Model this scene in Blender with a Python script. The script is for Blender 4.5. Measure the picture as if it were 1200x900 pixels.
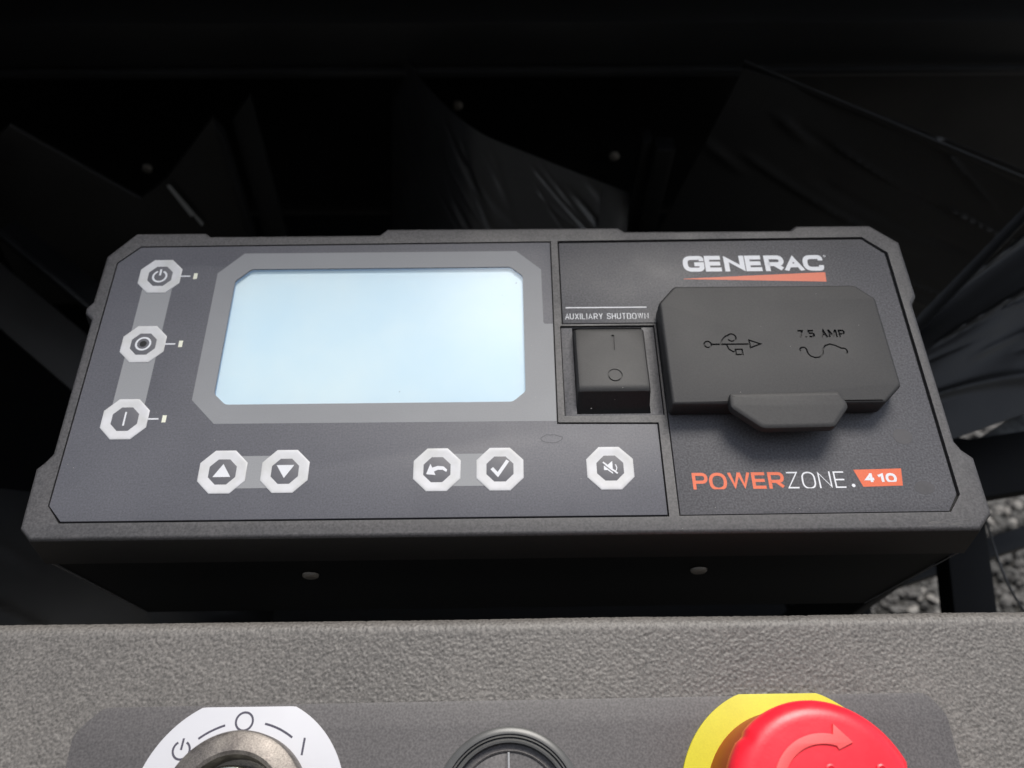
import bpy, bmesh, math, random
from mathutils import Vector, Matrix, noise
from mathutils.geometry import tessellate_polygon
random.seed(7)
sc = bpy.context.scene
COL = sc.collection
for o in list(bpy.data.objects): bpy.data.objects.remove(o)

# ------------------------------------------------------------------ camera, sky, sun, exposure
# Everything on the machine is measured in millimetres in the frame of the display
# panel (x right, y up the panel, z out of it).  TILT and HEIGHT put that frame in the world.
TILT = math.radians(16); HEIGHT = 0.95
MW = Matrix.Translation((0, 0, HEIGHT)) @ Matrix.Rotation(TILT, 4, 'X')
cd = bpy.data.cameras.new('camera'); cam = bpy.data.objects.new('camera', cd); COL.objects.link(cam)
R = Matrix(((0.99988638, -0.0139781, 0.0056426), (0.00949892, 0.87492522, 0.48416487), (-0.01170455, -0.48405626, 0.87495859)))
cam.matrix_world = MW @ Matrix.Translation((-0.00325, -0.13444, 0.243)) @ R.transposed().to_4x4()
cd.sensor_width = 36; cd.lens = 28.05; cd.clip_start = 0.01; cd.clip_end = 500
cd.dof.use_dof = True; cd.dof.focus_distance = 0.245; cd.dof.aperture_fstop = 14
sc.camera = cam

world = bpy.data.worlds.new('World'); sc.world = world; world.use_nodes = True
wn = world.node_tree; wn.nodes.clear()
SUN_EL, SUN_AZ = math.radians(58), math.radians(18)      # azimuth from +Y (behind the machine) towards +X
sky = wn.nodes.new('ShaderNodeTexSky'); sky.sky_type = 'NISHITA'; sky.sun_disc = False
sky.sun_elevation = SUN_EL; sky.sun_rotation = SUN_AZ; sky.dust_density = 2.0; sky.air_density = 1.0
tc = wn.nodes.new('ShaderNodeTexCoord')
cn = wn.nodes.new('ShaderNodeTexNoise'); cn.inputs['Scale'].default_value = 1.6; cn.inputs['Detail'].default_value = 5
cr = wn.nodes.new('ShaderNodeValToRGB'); cr.color_ramp.elements[0].position = 0.30; cr.color_ramp.elements[1].position = 0.62
mx = wn.nodes.new('ShaderNodeMixRGB'); mx.inputs[2].default_value = (5.8, 6.0, 6.3, 1)
bg = wn.nodes.new('ShaderNodeBackground'); bg.inputs['Strength'].default_value = 0.05
wo = wn.nodes.new('ShaderNodeOutputWorld')
wn.links.new(tc.outputs['Generated'], cn.inputs['Vector']); wn.links.new(cn.outputs['Fac'], cr.inputs[0])
wn.links.new(cr.outputs[0], mx.inputs[0]); wn.links.new(sky.outputs[0], mx.inputs[1])
wn.links.new(mx.outputs[0], bg.inputs[0]); wn.links.new(bg.outputs[0], wo.inputs[0])

sl = bpy.data.lights.new('sun', 'SUN'); sl.energy = 1.5; sl.angle = math.radians(32); sl.color = (1, 0.96, 0.9)
so = bpy.data.objects.new('sun', sl); COL.objects.link(so)
sdir = Vector((math.sin(SUN_AZ) * math.cos(SUN_EL), math.cos(SUN_AZ) * math.cos(SUN_EL), math.sin(SUN_EL)))
so.rotation_euler = sdir.to_track_quat('Z', 'Y').to_euler(); so.location = sdir * 5
sc.view_settings.view_transform = 'Standard'; sc.view_settings.look = 'None'
sc.view_settings.exposure = 1.62; sc.view_settings.gamma = 1
sc.render.engine = 'CYCLES'

# ------------------------------------------------------------------ materials
def mat(name, col, rough=0.5, metal=0.0, spec=0.5, bump=0.0, bscale=900, bdet=3, var=0.0, vscale=60,
        col2=None, grain=0.0, gscale=2500, rvar=0.0, stretch=None, coat=0.0, spots=None):
    m = bpy.data.materials.new(name); m.use_nodes = True
    nt = m.node_tree; N = nt.nodes; L = nt.links
    b = N['Principled BSDF']
    b.inputs['Roughness'].default_value = rough; b.inputs['Metallic'].default_value = metal
    b.inputs['Specular IOR Level'].default_value = spec; b.inputs['Coat Weight'].default_value = coat
    b.inputs['Coat Roughness'].default_value = 0.2
    t = N.new('ShaderNodeTexCoord'); src = t.outputs['Object']
    if stretch:
        mp = N.new('ShaderNodeMapping'); mp.inputs['Scale'].default_value = stretch
        L.new(src, mp.inputs['Vector']); src = mp.outputs[0]
    c = N.new('ShaderNodeRGB'); c.outputs[0].default_value = (*col, 1); out = c.outputs[0]
    if var or rvar:
        n = N.new('ShaderNodeTexNoise'); n.inputs['Scale'].default_value = vscale; n.inputs['Detail'].default_value = 6
        n.inputs['Roughness'].default_value = 0.6
        L.new(src, n.inputs['Vector'])
        r = N.new('ShaderNodeMapRange'); r.inputs[1].default_value = 0.35; r.inputs[2].default_value = 0.7
        L.new(n.outputs['Fac'], r.inputs[0])
        if var:
            mm = N.new('ShaderNodeMixRGB'); c2 = col2 or tuple(v * (1 + var) for v in col)
            mm.inputs[2].default_value = (*c2, 1); L.new(out, mm.inputs[1]); L.new(r.outputs[0], mm.inputs[0]); out = mm.outputs[0]
        if rvar:
            rr = N.new('ShaderNodeMapRange'); rr.inputs[3].default_value = rough - rvar; rr.inputs[4].default_value = rough + rvar
            L.new(r.outputs[0], rr.inputs[0]); L.new(rr.outputs[0], b.inputs['Roughness'])
    if grain:
        g = N.new('ShaderNodeTexNoise'); g.inputs['Scale'].default_value = gscale; g.inputs['Detail'].default_value = 2
        L.new(src, g.inputs['Vector'])
        gr = N.new('ShaderNodeMapRange'); gr.inputs[1].default_value = 0.3; gr.inputs[2].default_value = 0.7
        gr.inputs[3].default_value = 1 - grain; gr.inputs[4].default_value = 1 + grain
        L.new(g.outputs['Fac'], gr.inputs[0])
        mu = N.new('ShaderNodeVectorMath'); mu.operation = 'SCALE'
        L.new(out, mu.inputs[0]); L.new(gr.outputs[0], mu.inputs['Scale']); out = mu.outputs[0]
    if spots:
        v = N.new('ShaderNodeTexNoise'); v.inputs['Scale'].default_value = spots[1]; v.inputs['Detail'].default_value = 1
        L.new(src, v.inputs['Vector'])
        r = N.new('ShaderNodeMapRange'); r.inputs[1].default_value = spots[2]; r.inputs[2].default_value = spots[2] + 0.06
        L.new(v.outputs['Fac'], r.inputs[0])
        mm = N.new('ShaderNodeMixRGB'); mm.inputs[2].default_value = (*spots[0], 1)
        L.new(out, mm.inputs[1]); L.new(r.outputs[0], mm.inputs[0]); out = mm.outputs[0]
    L.new(out, b.inputs['Base Color'])
    if bump:
        n = N.new('ShaderNodeTexNoise'); n.inputs['Scale'].default_value = bscale; n.inputs['Detail'].default_value = bdet
        L.new(src, n.inputs['Vector'])
        bp = N.new('ShaderNodeBump'); bp.inputs['Strength'].default_value = 1; bp.inputs['Distance'].default_value = bump / 1000
        L.new(n.outputs['Fac'], bp.inputs['Height']); L.new(bp.outputs[0], b.inputs['Normal'])
    return m

M = {}
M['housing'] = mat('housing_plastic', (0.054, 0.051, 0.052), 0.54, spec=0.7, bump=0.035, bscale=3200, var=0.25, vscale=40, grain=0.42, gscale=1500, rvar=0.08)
M['body'] = mat('body_plastic', (0.004, 0.004, 0.004), 0.6, spec=0.2, bump=0.06, bscale=1200, var=0.3, vscale=50, grain=0.1)
M['membrane'] = mat('membrane_grey', (0.104, 0.104, 0.118), 0.52, spec=0.5, bump=0.012, bscale=3000, var=0.12, vscale=35, grain=0.18, gscale=1700, rvar=0.05)
M['btncentre'] = mat('button_centre_grey', (0.115, 0.115, 0.128), 0.5, grain=0.05)
M['plate'] = mat('module_grey', (0.074, 0.072, 0.078), 0.54, spec=0.6, bump=0.035, bscale=3200, var=0.14, vscale=35, grain=0.40, gscale=1500, rvar=0.06)
M['frameprint'] = mat('print_light_grey', (0.24, 0.245, 0.255), 0.50, bump=0.01, bscale=3000, grain=0.05, var=0.06)
M['band'] = mat('print_band_grey', (0.27, 0.275, 0.285), 0.50, bump=0.01, bscale=3000, grain=0.05)
M['white'] = mat('print_white', (0.74, 0.75, 0.78), 0.40, grain=0.02, var=-0.06)
M['ringwhite'] = mat('button_white', (0.66, 0.66, 0.68), 0.45, var=-0.10, vscale=150, col2=(0.56, 0.56, 0.55))
M['orange'] = mat('print_orange', (0.72, 0.13, 0.045), 0.42, grain=0.07)
M['rubber'] = mat('black_rubber', (0.031, 0.030, 0.030), 0.60, spec=0.5, bump=0.012, bscale=2500, var=0.10, vscale=45, grain=0.20, gscale=1600, rvar=0.02)
M['rocker'] = mat('rocker_plastic', (0.020, 0.019, 0.0188), 0.56, spec=0.6, bump=0.02, bscale=2500, grain=0.25, gscale=1500)
M['lcd'] = mat('display_backing', (0.57, 0.72, 0.80), 0.45, var=0.05, vscale=14, col2=(0.70, 0.79, 0.80))
_b = M['lcd'].node_tree.nodes['Principled BSDF']; _b.inputs['Emission Color'].default_value = (0.84, 1.0, 0.97, 1); _b.inputs['Emission Strength'].default_value = 0.03   # faint backlight
M['lcdedge'] = mat('window_edge_blue_grey', (0.36, 0.46, 0.62), 0.5)
M['dark'] = mat('dark_recess', (0.008, 0.008, 0.008), 0.7)
M['console'] = mat('console_grained_plastic', (0.112, 0.104, 0.096), 0.54, spec=0.55, bump=0.08, bscale=1600, var=0.30, vscale=18, grain=0.38, gscale=1300, rvar=0.04)
M['decal'] = mat('console_decal', (0.088, 0.082, 0.082), 0.55, spec=0.5, bump=0.012, bscale=2500, var=0.12, vscale=30, grain=0.30, gscale=1500)
M['legend'] = mat('legend_white', (0.56, 0.56, 0.59), 0.45, var=-0.04)
M['ink'] = mat('legend_ink', (0.07, 0.065, 0.09), 0.5)
M['yellow'] = mat('legend_yellow', (0.60, 0.54, 0.015), 0.5, var=0.04, grain=0.05, col2=(0.54, 0.47, 0.01))
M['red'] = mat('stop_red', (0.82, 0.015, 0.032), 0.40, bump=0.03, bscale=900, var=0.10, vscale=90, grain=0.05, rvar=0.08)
M['redskirt'] = mat('stop_red_skirt', (0.36, 0.035, 0.01), 0.5)  # darker copy of the button red, skirt shadow painted into the colour
M['pink'] = mat('stop_arrow_pink', (0.84, 0.10, 0.10), 0.55, grain=0.05)
M['bezel'] = mat('worn_bezel_metal', (0.13, 0.115, 0.105), 0.5, metal=0.7, bump=0.06, bscale=900, var=0.5, vscale=250, col2=(0.22, 0.20, 0.18), rvar=0.1, grain=0.25)
M['chrome'] = mat('lock_chrome', (0.60, 0.62, 0.56), 0.16, metal=1.0)
M['ringmetal'] = mat('socket_ring', (0.07, 0.07, 0.068), 0.32, var=0.2, vscale=150)
M['screw'] = mat('screw_zinc', (0.28, 0.25, 0.21), 0.5, metal=0.3, bump=0.1, bscale=500)
M['steel'] = mat('black_painted_steel', (0.006, 0.006, 0.006), 0.45, spec=0.35, bump=0.1, bscale=120, var=0.4, vscale=9, rvar=0.12)
M['steelworn'] = mat('worn_brown_black_steel', (0.013, 0.012, 0.0105), 0.5, spec=0.4, bump=0.1, bscale=160, var=0.5, vscale=14, rvar=0.1)
M['film'] = mat('black_film', (0.024, 0.0237, 0.0235), 0.38, spec=1.0, bump=0.12, bscale=120, bdet=4, var=0.4, vscale=20)
M['tarp'] = mat('black_tarp', (0.011, 0.0108, 0.0105), 0.48, spec=0.4, bump=0.15, bscale=120, bdet=4, var=0.4, vscale=18)
M['beam'] = mat('beam_paint', (0.018, 0.018, 0.018), 0.42, spec=0.4, var=0.3, vscale=9)
M['scratch'] = mat('bare_metal_scratch', (0.42, 0.43, 0.42), 0.35, metal=0.6)
M['galv'] = mat('galvanised_rail', (0.30, 0.30, 0.28), 0.5, metal=0.2, var=-0.6, vscale=60, col2=(0.02, 0.02, 0.02), bump=0.6, bscale=60)
M['scuff'] = mat('rim_scuff', (0.14, 0.135, 0.13), 0.7)  # worn rim marks, and the painted glint along the body edges
M['container'] = mat('dark_grey_paint', (0.028, 0.028, 0.027), 0.6, var=0.4, vscale=5)  # for the added wall that blocks light behind the camera
M['darkfilm'] = mat('dusty_dark_film', (0.004, 0.004, 0.0038), 0.5, spec=0.25, var=1.5, vscale=25)
M['skirt'] = mat('housing_skirt_plastic', (0.014, 0.0135, 0.013), 0.55, spec=0.4, bump=0.03, bscale=3000, grain=0.3, gscale=1500)  # same plastic as the rim, darkened to paint in the bevel's shade
M['dust'] = mat('pale_dust', (0.5, 0.48, 0.44), 0.8)
M['smudge'] = mat('dried_smudge', (0.070, 0.070, 0.079), 0.52, grain=0.2)
M['stone'] = mat('gravel_stone', (0.10, 0.095, 0.09), 0.8, var=0.8, vscale=18, col2=(0.03, 0.03, 0.028), bump=2, bscale=60)
M['stone2'] = mat('gravel_stone_pale', (0.20, 0.19, 0.175), 0.8, var=0.4, vscale=30, col2=(0.16, 0.15, 0.14), bump=2, bscale=60)
M['ground'] = mat('gravel_ground', (0.035, 0.033, 0.03), 0.9, var=0.8, vscale=60, col2=(0.02, 0.02, 0.018), bump=4, bscale=120)

def glass_mat():
    m = bpy.data.materials.new('display_window_clear'); m.use_nodes = True
    nt = m.node_tree; N = nt.nodes; L = nt.links; N.clear()
    o = N.new('ShaderNodeOutputMaterial'); mxs = N.new('ShaderNodeMixShader'); t = N.new('ShaderNodeBsdfTransparent')
    t.inputs[0].default_value = (0.97, 0.985, 1, 1)
    g = N.new('ShaderNodeBsdfGlossy'); g.inputs['Roughness'].default_value = 0.22; f = N.new('ShaderNodeFresnel'); f.inputs[0].default_value = 1.35
    L.new(f.outputs[0], mxs.inputs[0]); L.new(t.outputs[0], mxs.inputs[1]); L.new(g.outputs[0], mxs.inputs[2]); L.new(mxs.outputs[0], o.inputs[0])
    return m
M['window'] = glass_mat()

# ------------------------------------------------------------------ helpers
def thing(name, label, cat, base=(0, 0, 0), group=None, world_space=False):
    o = bpy.data.objects.new(name, None); COL.objects.link(o)
    o.empty_display_size = 0.02
    b = Vector(base) / 1000
    o.matrix_world = Matrix.Translation(b) if world_space else MW @ Matrix.Translation(b)
    o['label'] = label; o['category'] = cat; o['base'] = list(base)
    if group: o['group'] = group
    return o

def root_of(o):
    while o.parent: o = o.parent
    return o

def link(name, bm, m, parent=None, label=None, angle=32, kind=None, base=None):
    """bm in millimetres of the panel frame -> one mesh object"""
    if parent is not None: base = Vector(root_of(parent)['base'])
    elif base is None: base = Vector((0, 0, 0))
    base = Vector(base)
    for v in bm.verts: v.co = (v.co - base) / 1000
    me = bpy.data.meshes.new(name); bm.to_mesh(me); bm.free()
    if m is not None:
        for q in (m if isinstance(m, (list, tuple)) else [m]): me.materials.append(q)
    me.shade_smooth(); me.set_sharp_from_angle(angle=math.radians(angle))
    o = bpy.data.objects.new(name, me); COL.objects.link(o)
    if parent is not None: o.parent = parent
    else: o.matrix_world = MW @ Matrix.Translation(base / 1000)
    if label: o['label'] = label
    if kind: o['kind'] = kind
    return o

def area(p): return sum(p[i][0] * p[(i + 1) % len(p)][1] - p[(i + 1) % len(p)][0] * p[i][1] for i in range(len(p))) / 2
def ccw(p): return list(p) if area(p) > 0 else list(p)[::-1]
def offset(p, d):
    """offset a CCW polygon outwards by d (mitred)"""
    n = len(p); out = []
    for i in range(n):
        a = Vector(p[i - 1]); b = Vector(p[i]); c = Vector(p[(i + 1) % n])
        e1 = (b - a).normalized(); e2 = (c - b).normalized()
        n1 = Vector((e1.y, -e1.x)); n2 = Vector((e2.y, -e2.x))
        k = n1 + n2; k = k / max(0.3, 1 + n1.dot(n2))
        out.append((b.x + k.x * d, b.y + k.y * d))
    return out
def rounded(pts, r, closed=True, seg=4, flags=None):
    n = len(pts); out = []
    for i in range(n):
        b = Vector(pts[i])
        if (not closed and i in (0, n - 1)) or (flags and not flags[i]): out.append((b.x, b.y)); continue
        a = Vector(pts[i - 1]); c = Vector(pts[(i + 1) % n])
        la, lc = (a - b).length, (c - b).length
        t = min(r, la * 0.499, lc * 0.499)
        p0 = b + (a - b).normalized() * t; p2 = b + (c - b).normalized() * t
        for k in range(seg + 1):
            u = k / seg; q = p0 * (1 - u) ** 2 + b * 2 * u * (1 - u) * 0.92 + (p0 + p2) * 0.08 * u * (1 - u) + p2 * u * u
            out.append((q.x, q.y))
    return out
def circle(cx, cy, r, n=48, a0=0): return [(cx + r * math.cos(a0 + 2 * math.pi * i / n), cy + r * math.sin(a0 + 2 * math.pi * i / n)) for i in range(n)]
def octagon(cx, cy, w, h, c): 
    a, b = w / 2, h / 2
    return [(cx - a + c, cy - b), (cx + a - c, cy - b), (cx + a, cy - b + c), (cx + a, cy + b - c), (cx + a - c, cy + b), (cx - a + c, cy + b), (cx - a, cy + b - c), (cx - a, cy - b + c)]

def fill(bm, loops, z, up=True):
    vs = [[Vector((x, y, 0)) for x, y in l] for l in loops]
    flat = [v for l in vs for v in l]
    bv = [bm.verts.new((v.x, v.y, z)) for v in flat]
    for t in tessellate_polygon(vs):
        a, b, c = t
        cr = (flat[b] - flat[a]).cross(flat[c] - flat[a]).z
        if abs(cr) < 1e-9: continue
        if (cr < 0) == up: b, c = c, b
        try: bm.faces.new((bv[a], bv[b], bv[c]))
        except ValueError: pass
    return bv
def skin(bm, r0, r1):
    n = len(r0)
    for i in range(n):
        try: bm.faces.new((r0[i], r0[(i + 1) % n], r1[(i + 1) % n], r1[i]))
        except ValueError: pass
def rings(bm, poly, prof):
    """poly CCW, prof = [(offset, z)...] going from bottom to top; returns vertex rings"""
    prev = None; rs = []
    for d, z in prof:
        q = offset(poly, d) if abs(d) > 1e-9 else poly
        r = [bm.verts.new((x, y, z)) for x, y in q]
        if prev: skin(bm, prev, r)
        prev = r; rs.append(r)
    return rs
def slab(poly, z0, z1, ch=0.25, holes=(), bottom=False, hole_depth=None, bm=None):
    """plate with softly rounded top edges, and square holes"""
    bm = bm or bmesh.new(); poly = ccw(poly)
    prof = [(0, z0), (0, z1 - ch)]
    if ch: prof += [(-ch * 0.29, z1 - ch * 0.29), (-ch, z1)]
    else: prof[1] = (0, z1)
    rings(bm, poly, prof)
    fill(bm, [offset(poly, -ch) if ch else poly] + [ccw(h) for h in holes], z1)
    if bottom: fill(bm, [poly], z0, up=False)
    for h in holes:
        h = ccw(h); hd = hole_depth if hole_depth is not None else z0
        a = [bm.verts.new((x, y, z1)) for x, y in h]; b = [bm.verts.new((x, y, hd)) for x, y in h]
        skin(bm, a, b)
    bmesh.ops.remove_doubles(bm, verts=bm.verts, dist=1e-4)
    if bottom: bmesh.ops.recalc_face_normals(bm, faces=bm.faces)
    return bm
def flat(poly, z, holes=(), bm=None):
    bm = bm or bmesh.new(); fill(bm, [ccw(poly)] + [ccw(h) for h in holes], z); return bm
def lathe(prof, cx, cy, n=64, bm=None):
    bm = bm or bmesh.new(); prev = None
    for r, z in prof:
        if r < 1e-6:
            v = bm.verts.new((cx, cy, z))
            for i in range(n): bm.faces.new((prev[i], prev[(i + 1) % n], v))
            return bm
        q = [bm.verts.new((x, y, z)) for x, y in circle(cx, cy, r, n)]
        if prev: skin(bm, prev, q)
        prev = q
    return bm
def box(x0, x1, y0, y1, z0, z1, ch=0.5, bm=None):
    bm = bm or bmesh.new()
    vs = [bm.verts.new((x, y, z)) for z in (z0, z1) for y in (y0, y1) for x in (x0, x1)]
    fs = [bm.faces.new([vs[i] for i in f]) for f in ((0, 2, 3, 1), (4, 5, 7, 6), (0, 1, 5, 4), (2, 6, 7, 3), (0, 4, 6, 2), (1, 3, 7, 5))]
    if ch:
        es = {e for f in fs for e in f.edges}
        bmesh.ops.bevel(bm, geom=list(es), offset=ch, segments=2, affect='EDGES', profile=0.6)
    return bm
def xform(bm, mtx): bmesh.ops.transform(bm, matrix=mtx, verts=bm.verts); return bm

# strokes: a centreline drawn with a constant width --------------------------------------
def stroke_polys(pts, w, closed=False, clamp=None):
    n = len(pts); L_, R_ = [], []
    P = [Vector(p) for p in pts]
    for i in range(n):
        a = P[i - 1] if (i > 0 or closed) else None; c = P[(i + 1) % n] if (i < n - 1 or closed) else None; b = P[i]
        if a is None: d = (c - b).normalized(); k = Vector((-d.y, d.x))
        elif c is None: d = (b - a).normalized(); k = Vector((-d.y, d.x))
        else:
            d1 = (b - a).normalized(); d2 = (c - b).normalized(); n1 = Vector((-d1.y, d1.x)); n2 = Vector((-d2.y, d2.x))
            k = (n1 + n2) / max(0.22, 1 + n1.dot(n2))
        l = b + k * w / 2; r = b - k * w / 2
        if clamp:
            l.y = min(max(l.y, clamp[0]), clamp[1]); r.y = min(max(r.y, clamp[0]), clamp[1])
            l.x = min(max(l.x, clamp[2]), clamp[3]); r.x = min(max(r.x, clamp[2]), clamp[3])
        L_.append(l); R_.append(r)
    return L_, R_
def draw(bm, pts, w, z, closed=False, clamp=None, depth=None):
    """flat printed stroke at height z; with depth: a closed prism z-depth..z+1 (used as a cutter)"""
    if isinstance(bm, list): bm.append(bmesh.new()); bm = bm[-1]; clamp = None
    L_, R_ = stroke_polys(pts, w, closed, clamp); n = len(pts)
    if depth is None:
        l = [bm.verts.new((p.x, p.y, z)) for p in L_]; r = [bm.verts.new((p.x, p.y, z)) for p in R_]
        for i in range(n if closed else n - 1):
            j = (i + 1) % n; bm.faces.new((r[i], r[j], l[j], l[i]))
        return
    q = [[bm.verts.new((p.x, p.y, zz)) for p in S] for zz in (z - depth, z + 1) for S in (L_, R_)]
    lb, rb, lt, rt = q
    for i in range(n if closed else n - 1):
        j = (i + 1) % n
        bm.faces.new((rt[i], rt[j], lt[j], lt[i])); bm.faces.new((lb[i], lb[j], rb[j], rb[i]))
        bm.faces.new((lt[i], lt[j], lb[j], lb[i])); bm.faces.new((rb[i], rb[j], rt[j], rt[i]))
    if not closed:
        bm.faces.new((lt[0], lb[0], rb[0], rt[0])); bm.faces.new((rt[-1], rb[-1], lb[-1], lt[-1]))
def arc(cx, cy, r, a0, a1, n=16): return [(cx + r * math.cos(math.radians(a0 + (a1 - a0) * i / n)), cy + r * math.sin(math.radians(a0 + (a1 - a0) * i / n))) for i in range(n + 1)]

G = {  # glyph: relative width, strokes of (x, y, rounded?)
 'A': (1.05, [[(0,0,0),(.5,1,0),(1,0,0)], [(.2,.3,0),(.8,.3,0)]]),
 'C': (1, [[(1,.7,0),(1,1,1),(0,1,1),(0,0,1),(1,0,1),(1,.3,0)]]),
 'D': (.95, [[(0,0,0),(0,1,0),(1,1,1),(1,0,1),'c']]),
 'E': (.88, [[(1,1,0),(0,1,0),(0,0,0),(1,0,0)], [(.04,.5,0),(.95,.5,0)]]),
 'G': (1.05, [[(1,.72,0),(1,1,1),(0,1,1),(0,0,1),(1,0,1),(1,.46,0),(.55,.46,0)]]),
 'H': (.95, [[(0,0,0),(0,1,0)], [(1,0,0),(1,1,0)], [(0,.5,0),(1,.5,0)]]),
 'I': (.0, [[(0,0,0),(0,1,0)]]),
 'L': (.8, [[(0,1,0),(0,0,0),(1,0,0)]]),
 'M': (1.3, [[(0,0,0),(0,1,0)], [(1,0,0),(1,1,0)], [(0.02,1,0),(.5,.12,0),(.98,1,0)]]),
 'N': (1, [[(0,0,0),(0,1,0),(1,0,0),(1,1,0)]]),
 'O': (1.08, [[(0,0,1),(0,1,1),(1,1,1),(1,0,1),'c']]),
 '0': (.95, [[(0,0,1),(0,1,1),(1,1,1),(1,0,1),'c']]),
 'P': (.9, [[(0,0,0),(0,1,0)], [(.0,1,0),(1,1,1),(1,.42,1),(.0,.42,0)]]),
 'R': (.95, [[(0,0,0),(0,1,0),(1,1,1),(1,.42,1),(.06,.42,0)], [(.5,.42,0),(1,0,0)]]),
 'S': (.9, [[(1,.75,0),(1,1,1),(0,1,1),(0,.5,1),(1,.5,1),(1,0,1),(0,0,1),(0,.25,0)]]),
 'T': (.9, [[(0,1,0),(1,1,0)], [(.5,1,0),(.5,0,0)]]),
 'U': (.95, [[(0,1,0),(0,0,1),(1,0,1),(1,1,0)]]),
 'W': (1.45, [[(0,1,0),(.25,0,0),(.5,1,0)], [(.5,1,0),(.75,0,0),(1,1,0)]]),
 'X': (.95, [[(0,0,0),(1,1,0)], [(0,1,0),(1,0,0)]]),
 'Y': (.95, [[(0,1,0),(.5,.45,0),(1,1,0)], [(.5,.45,0),(.5,0,0)]]),
 'Z': (.95, [[(0,1,0),(1,1,0),(0,0,0),(1,0,0)]]),
 '4': (1, [[(.70,1,0),(0,.28,0),(1,.28,0)], [(.70,0,0),(.70,1,0)]]),
 '1': (.45, [[(0,.72,0),(1,1,0),(1,0,0)]]),
 '7': (.85, [[(0,1,0),(1,1,0),(.3,0,0)]]),
 '5': (.9, [[(1,1,0),(.0,1,0)], [(.05,1,0),(.03,.52,0)], [(.03,.55,0),(1,.6,1),(1,0,1),(0,0,0)]]),
 '.': (.0, [[(0,0,0),(0,.04,0)]]),
 ' ': (.35, []),
}
def text(bm, s, x0, x1, y0, y1, w, z, r=0.35, gap=0.22, depth=None, slant=0.0):
    """text fitted exactly into the box x0..x1, y0..y1 with stroke width w"""
    H = y1 - y0; rel = [G[c][0] for c in s]
    k = ((x1 - x0) - len(s) * w - (len(s) - 1) * gap * H) / sum(rel)
    kern = lambda i: -0.10 * H if 0 <= i and i + 1 < len(s) and (s[i:i + 2] in ('RA', 'AC', 'AU', 'AM', ' A')) else 0
    k = ((x1 - x0) - len(s) * w - (len(s) - 1) * gap * H - sum(kern(i) for i in range(len(s)))) / sum(rel)
    x = x0; q = 0
    for ci, c in enumerate(s):
        W = G[c][0] * k + w
        for st in G[c][1]:
            closed = st[-1] == 'c'; pts = st[:-1] if closed else st
            P = [(x + w / 2 + p[0] * (W - w), y0 + w / 2 + p[1] * (H - w)) for p in pts]
            P = [(px + 0, y0 if (py == y0 + w / 2 and i in (0, len(P) - 1) and abs(px - P[1 if i == 0 else -2][0]) < abs(py - P[1 if i == 0 else -2][1])) else py) for i, (px, py) in enumerate(P)]
            P = [(px, y1 if (abs(py - (y1 - w / 2)) < 1e-9 and i in (0, len(P) - 1) and abs(px - P[1 if i == 0 else -2][0]) < abs(py - P[1 if i == 0 else -2][1])) else py) for i, (px, py) in enumerate(P)]
            if any(p[2] for p in pts): P = rounded(P, r * H, closed, 6, [p[2] for p in pts])
            draw(bm, P, w, z + (0.006 * (q % 3) if depth is None else 0), closed, (y0, y1, x - 0.001, x + W + 0.001), depth); q += 1
        x += W + gap * H + kern(ci)

# ------------------------------------------------------------------ ground
def ground():
    bm = bmesh.new(); s = 60
    vs = [bm.verts.new(p) for p in ((-s, -s, 0), (s, -s, 0), (s, s, 0), (-s, s, 0))]; bm.faces.new(vs)
    me = bpy.data.meshes.new('ground'); bm.to_mesh(me); bm.free(); me.materials.append(M['ground'])
    o = bpy.data.objects.new('ground', me); COL.objects.link(o); o['kind'] = 'structure'
ground()
def gravel():
    verts, faces, mi = [], [], []
    base = bmesh.new(); bmesh.ops.create_icosphere(base, subdivisions=1, radius=1); bv = [v.co.copy() for v in base.verts]; bf = [[v.index for v in f.verts] for f in base.faces]; base.free()
    for i in range(15000):
        x = random.uniform(0.25, 1.5); y = random.uniform(0.1, 1.25); s = random.uniform(0.004, 0.011)
        m = Matrix.Rotation(random.uniform(0, 6.3), 3, 'Z') @ Matrix.Rotation(random.uniform(0, 6.3), 3, 'X')
        o = len(verts); sx, sy, sz = s * random.uniform(.8, 1.5), s * random.uniform(.7, 1.2), s * random.uniform(.5, .8)
        for v in bv:
            k = random.uniform(.8, 1.15); c = m @ Vector((v.x * sx * k, v.y * sy * k, v.z * sz * k)); verts.append((x + c.x, y + c.y, s * .5 + c.z))
        faces += [[a + o for a in f] for f in bf]; mi += [1 if random.random() < .16 else 0] * len(bf)
    me = bpy.data.meshes.new('gravel'); me.from_pydata(verts, [], faces); me.materials.append(M['stone']); me.materials.append(M['stone2'])
    me.polygons.foreach_set('material_index', mi)
    o = bpy.data.objects.new('gravel', me); COL.objects.link(o); o['kind'] = 'stuff'
    o['label'] = 'grey and pale gravel on the ground seen through the gap right of the panel'; o['category'] = 'gravel'
gravel()

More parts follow.
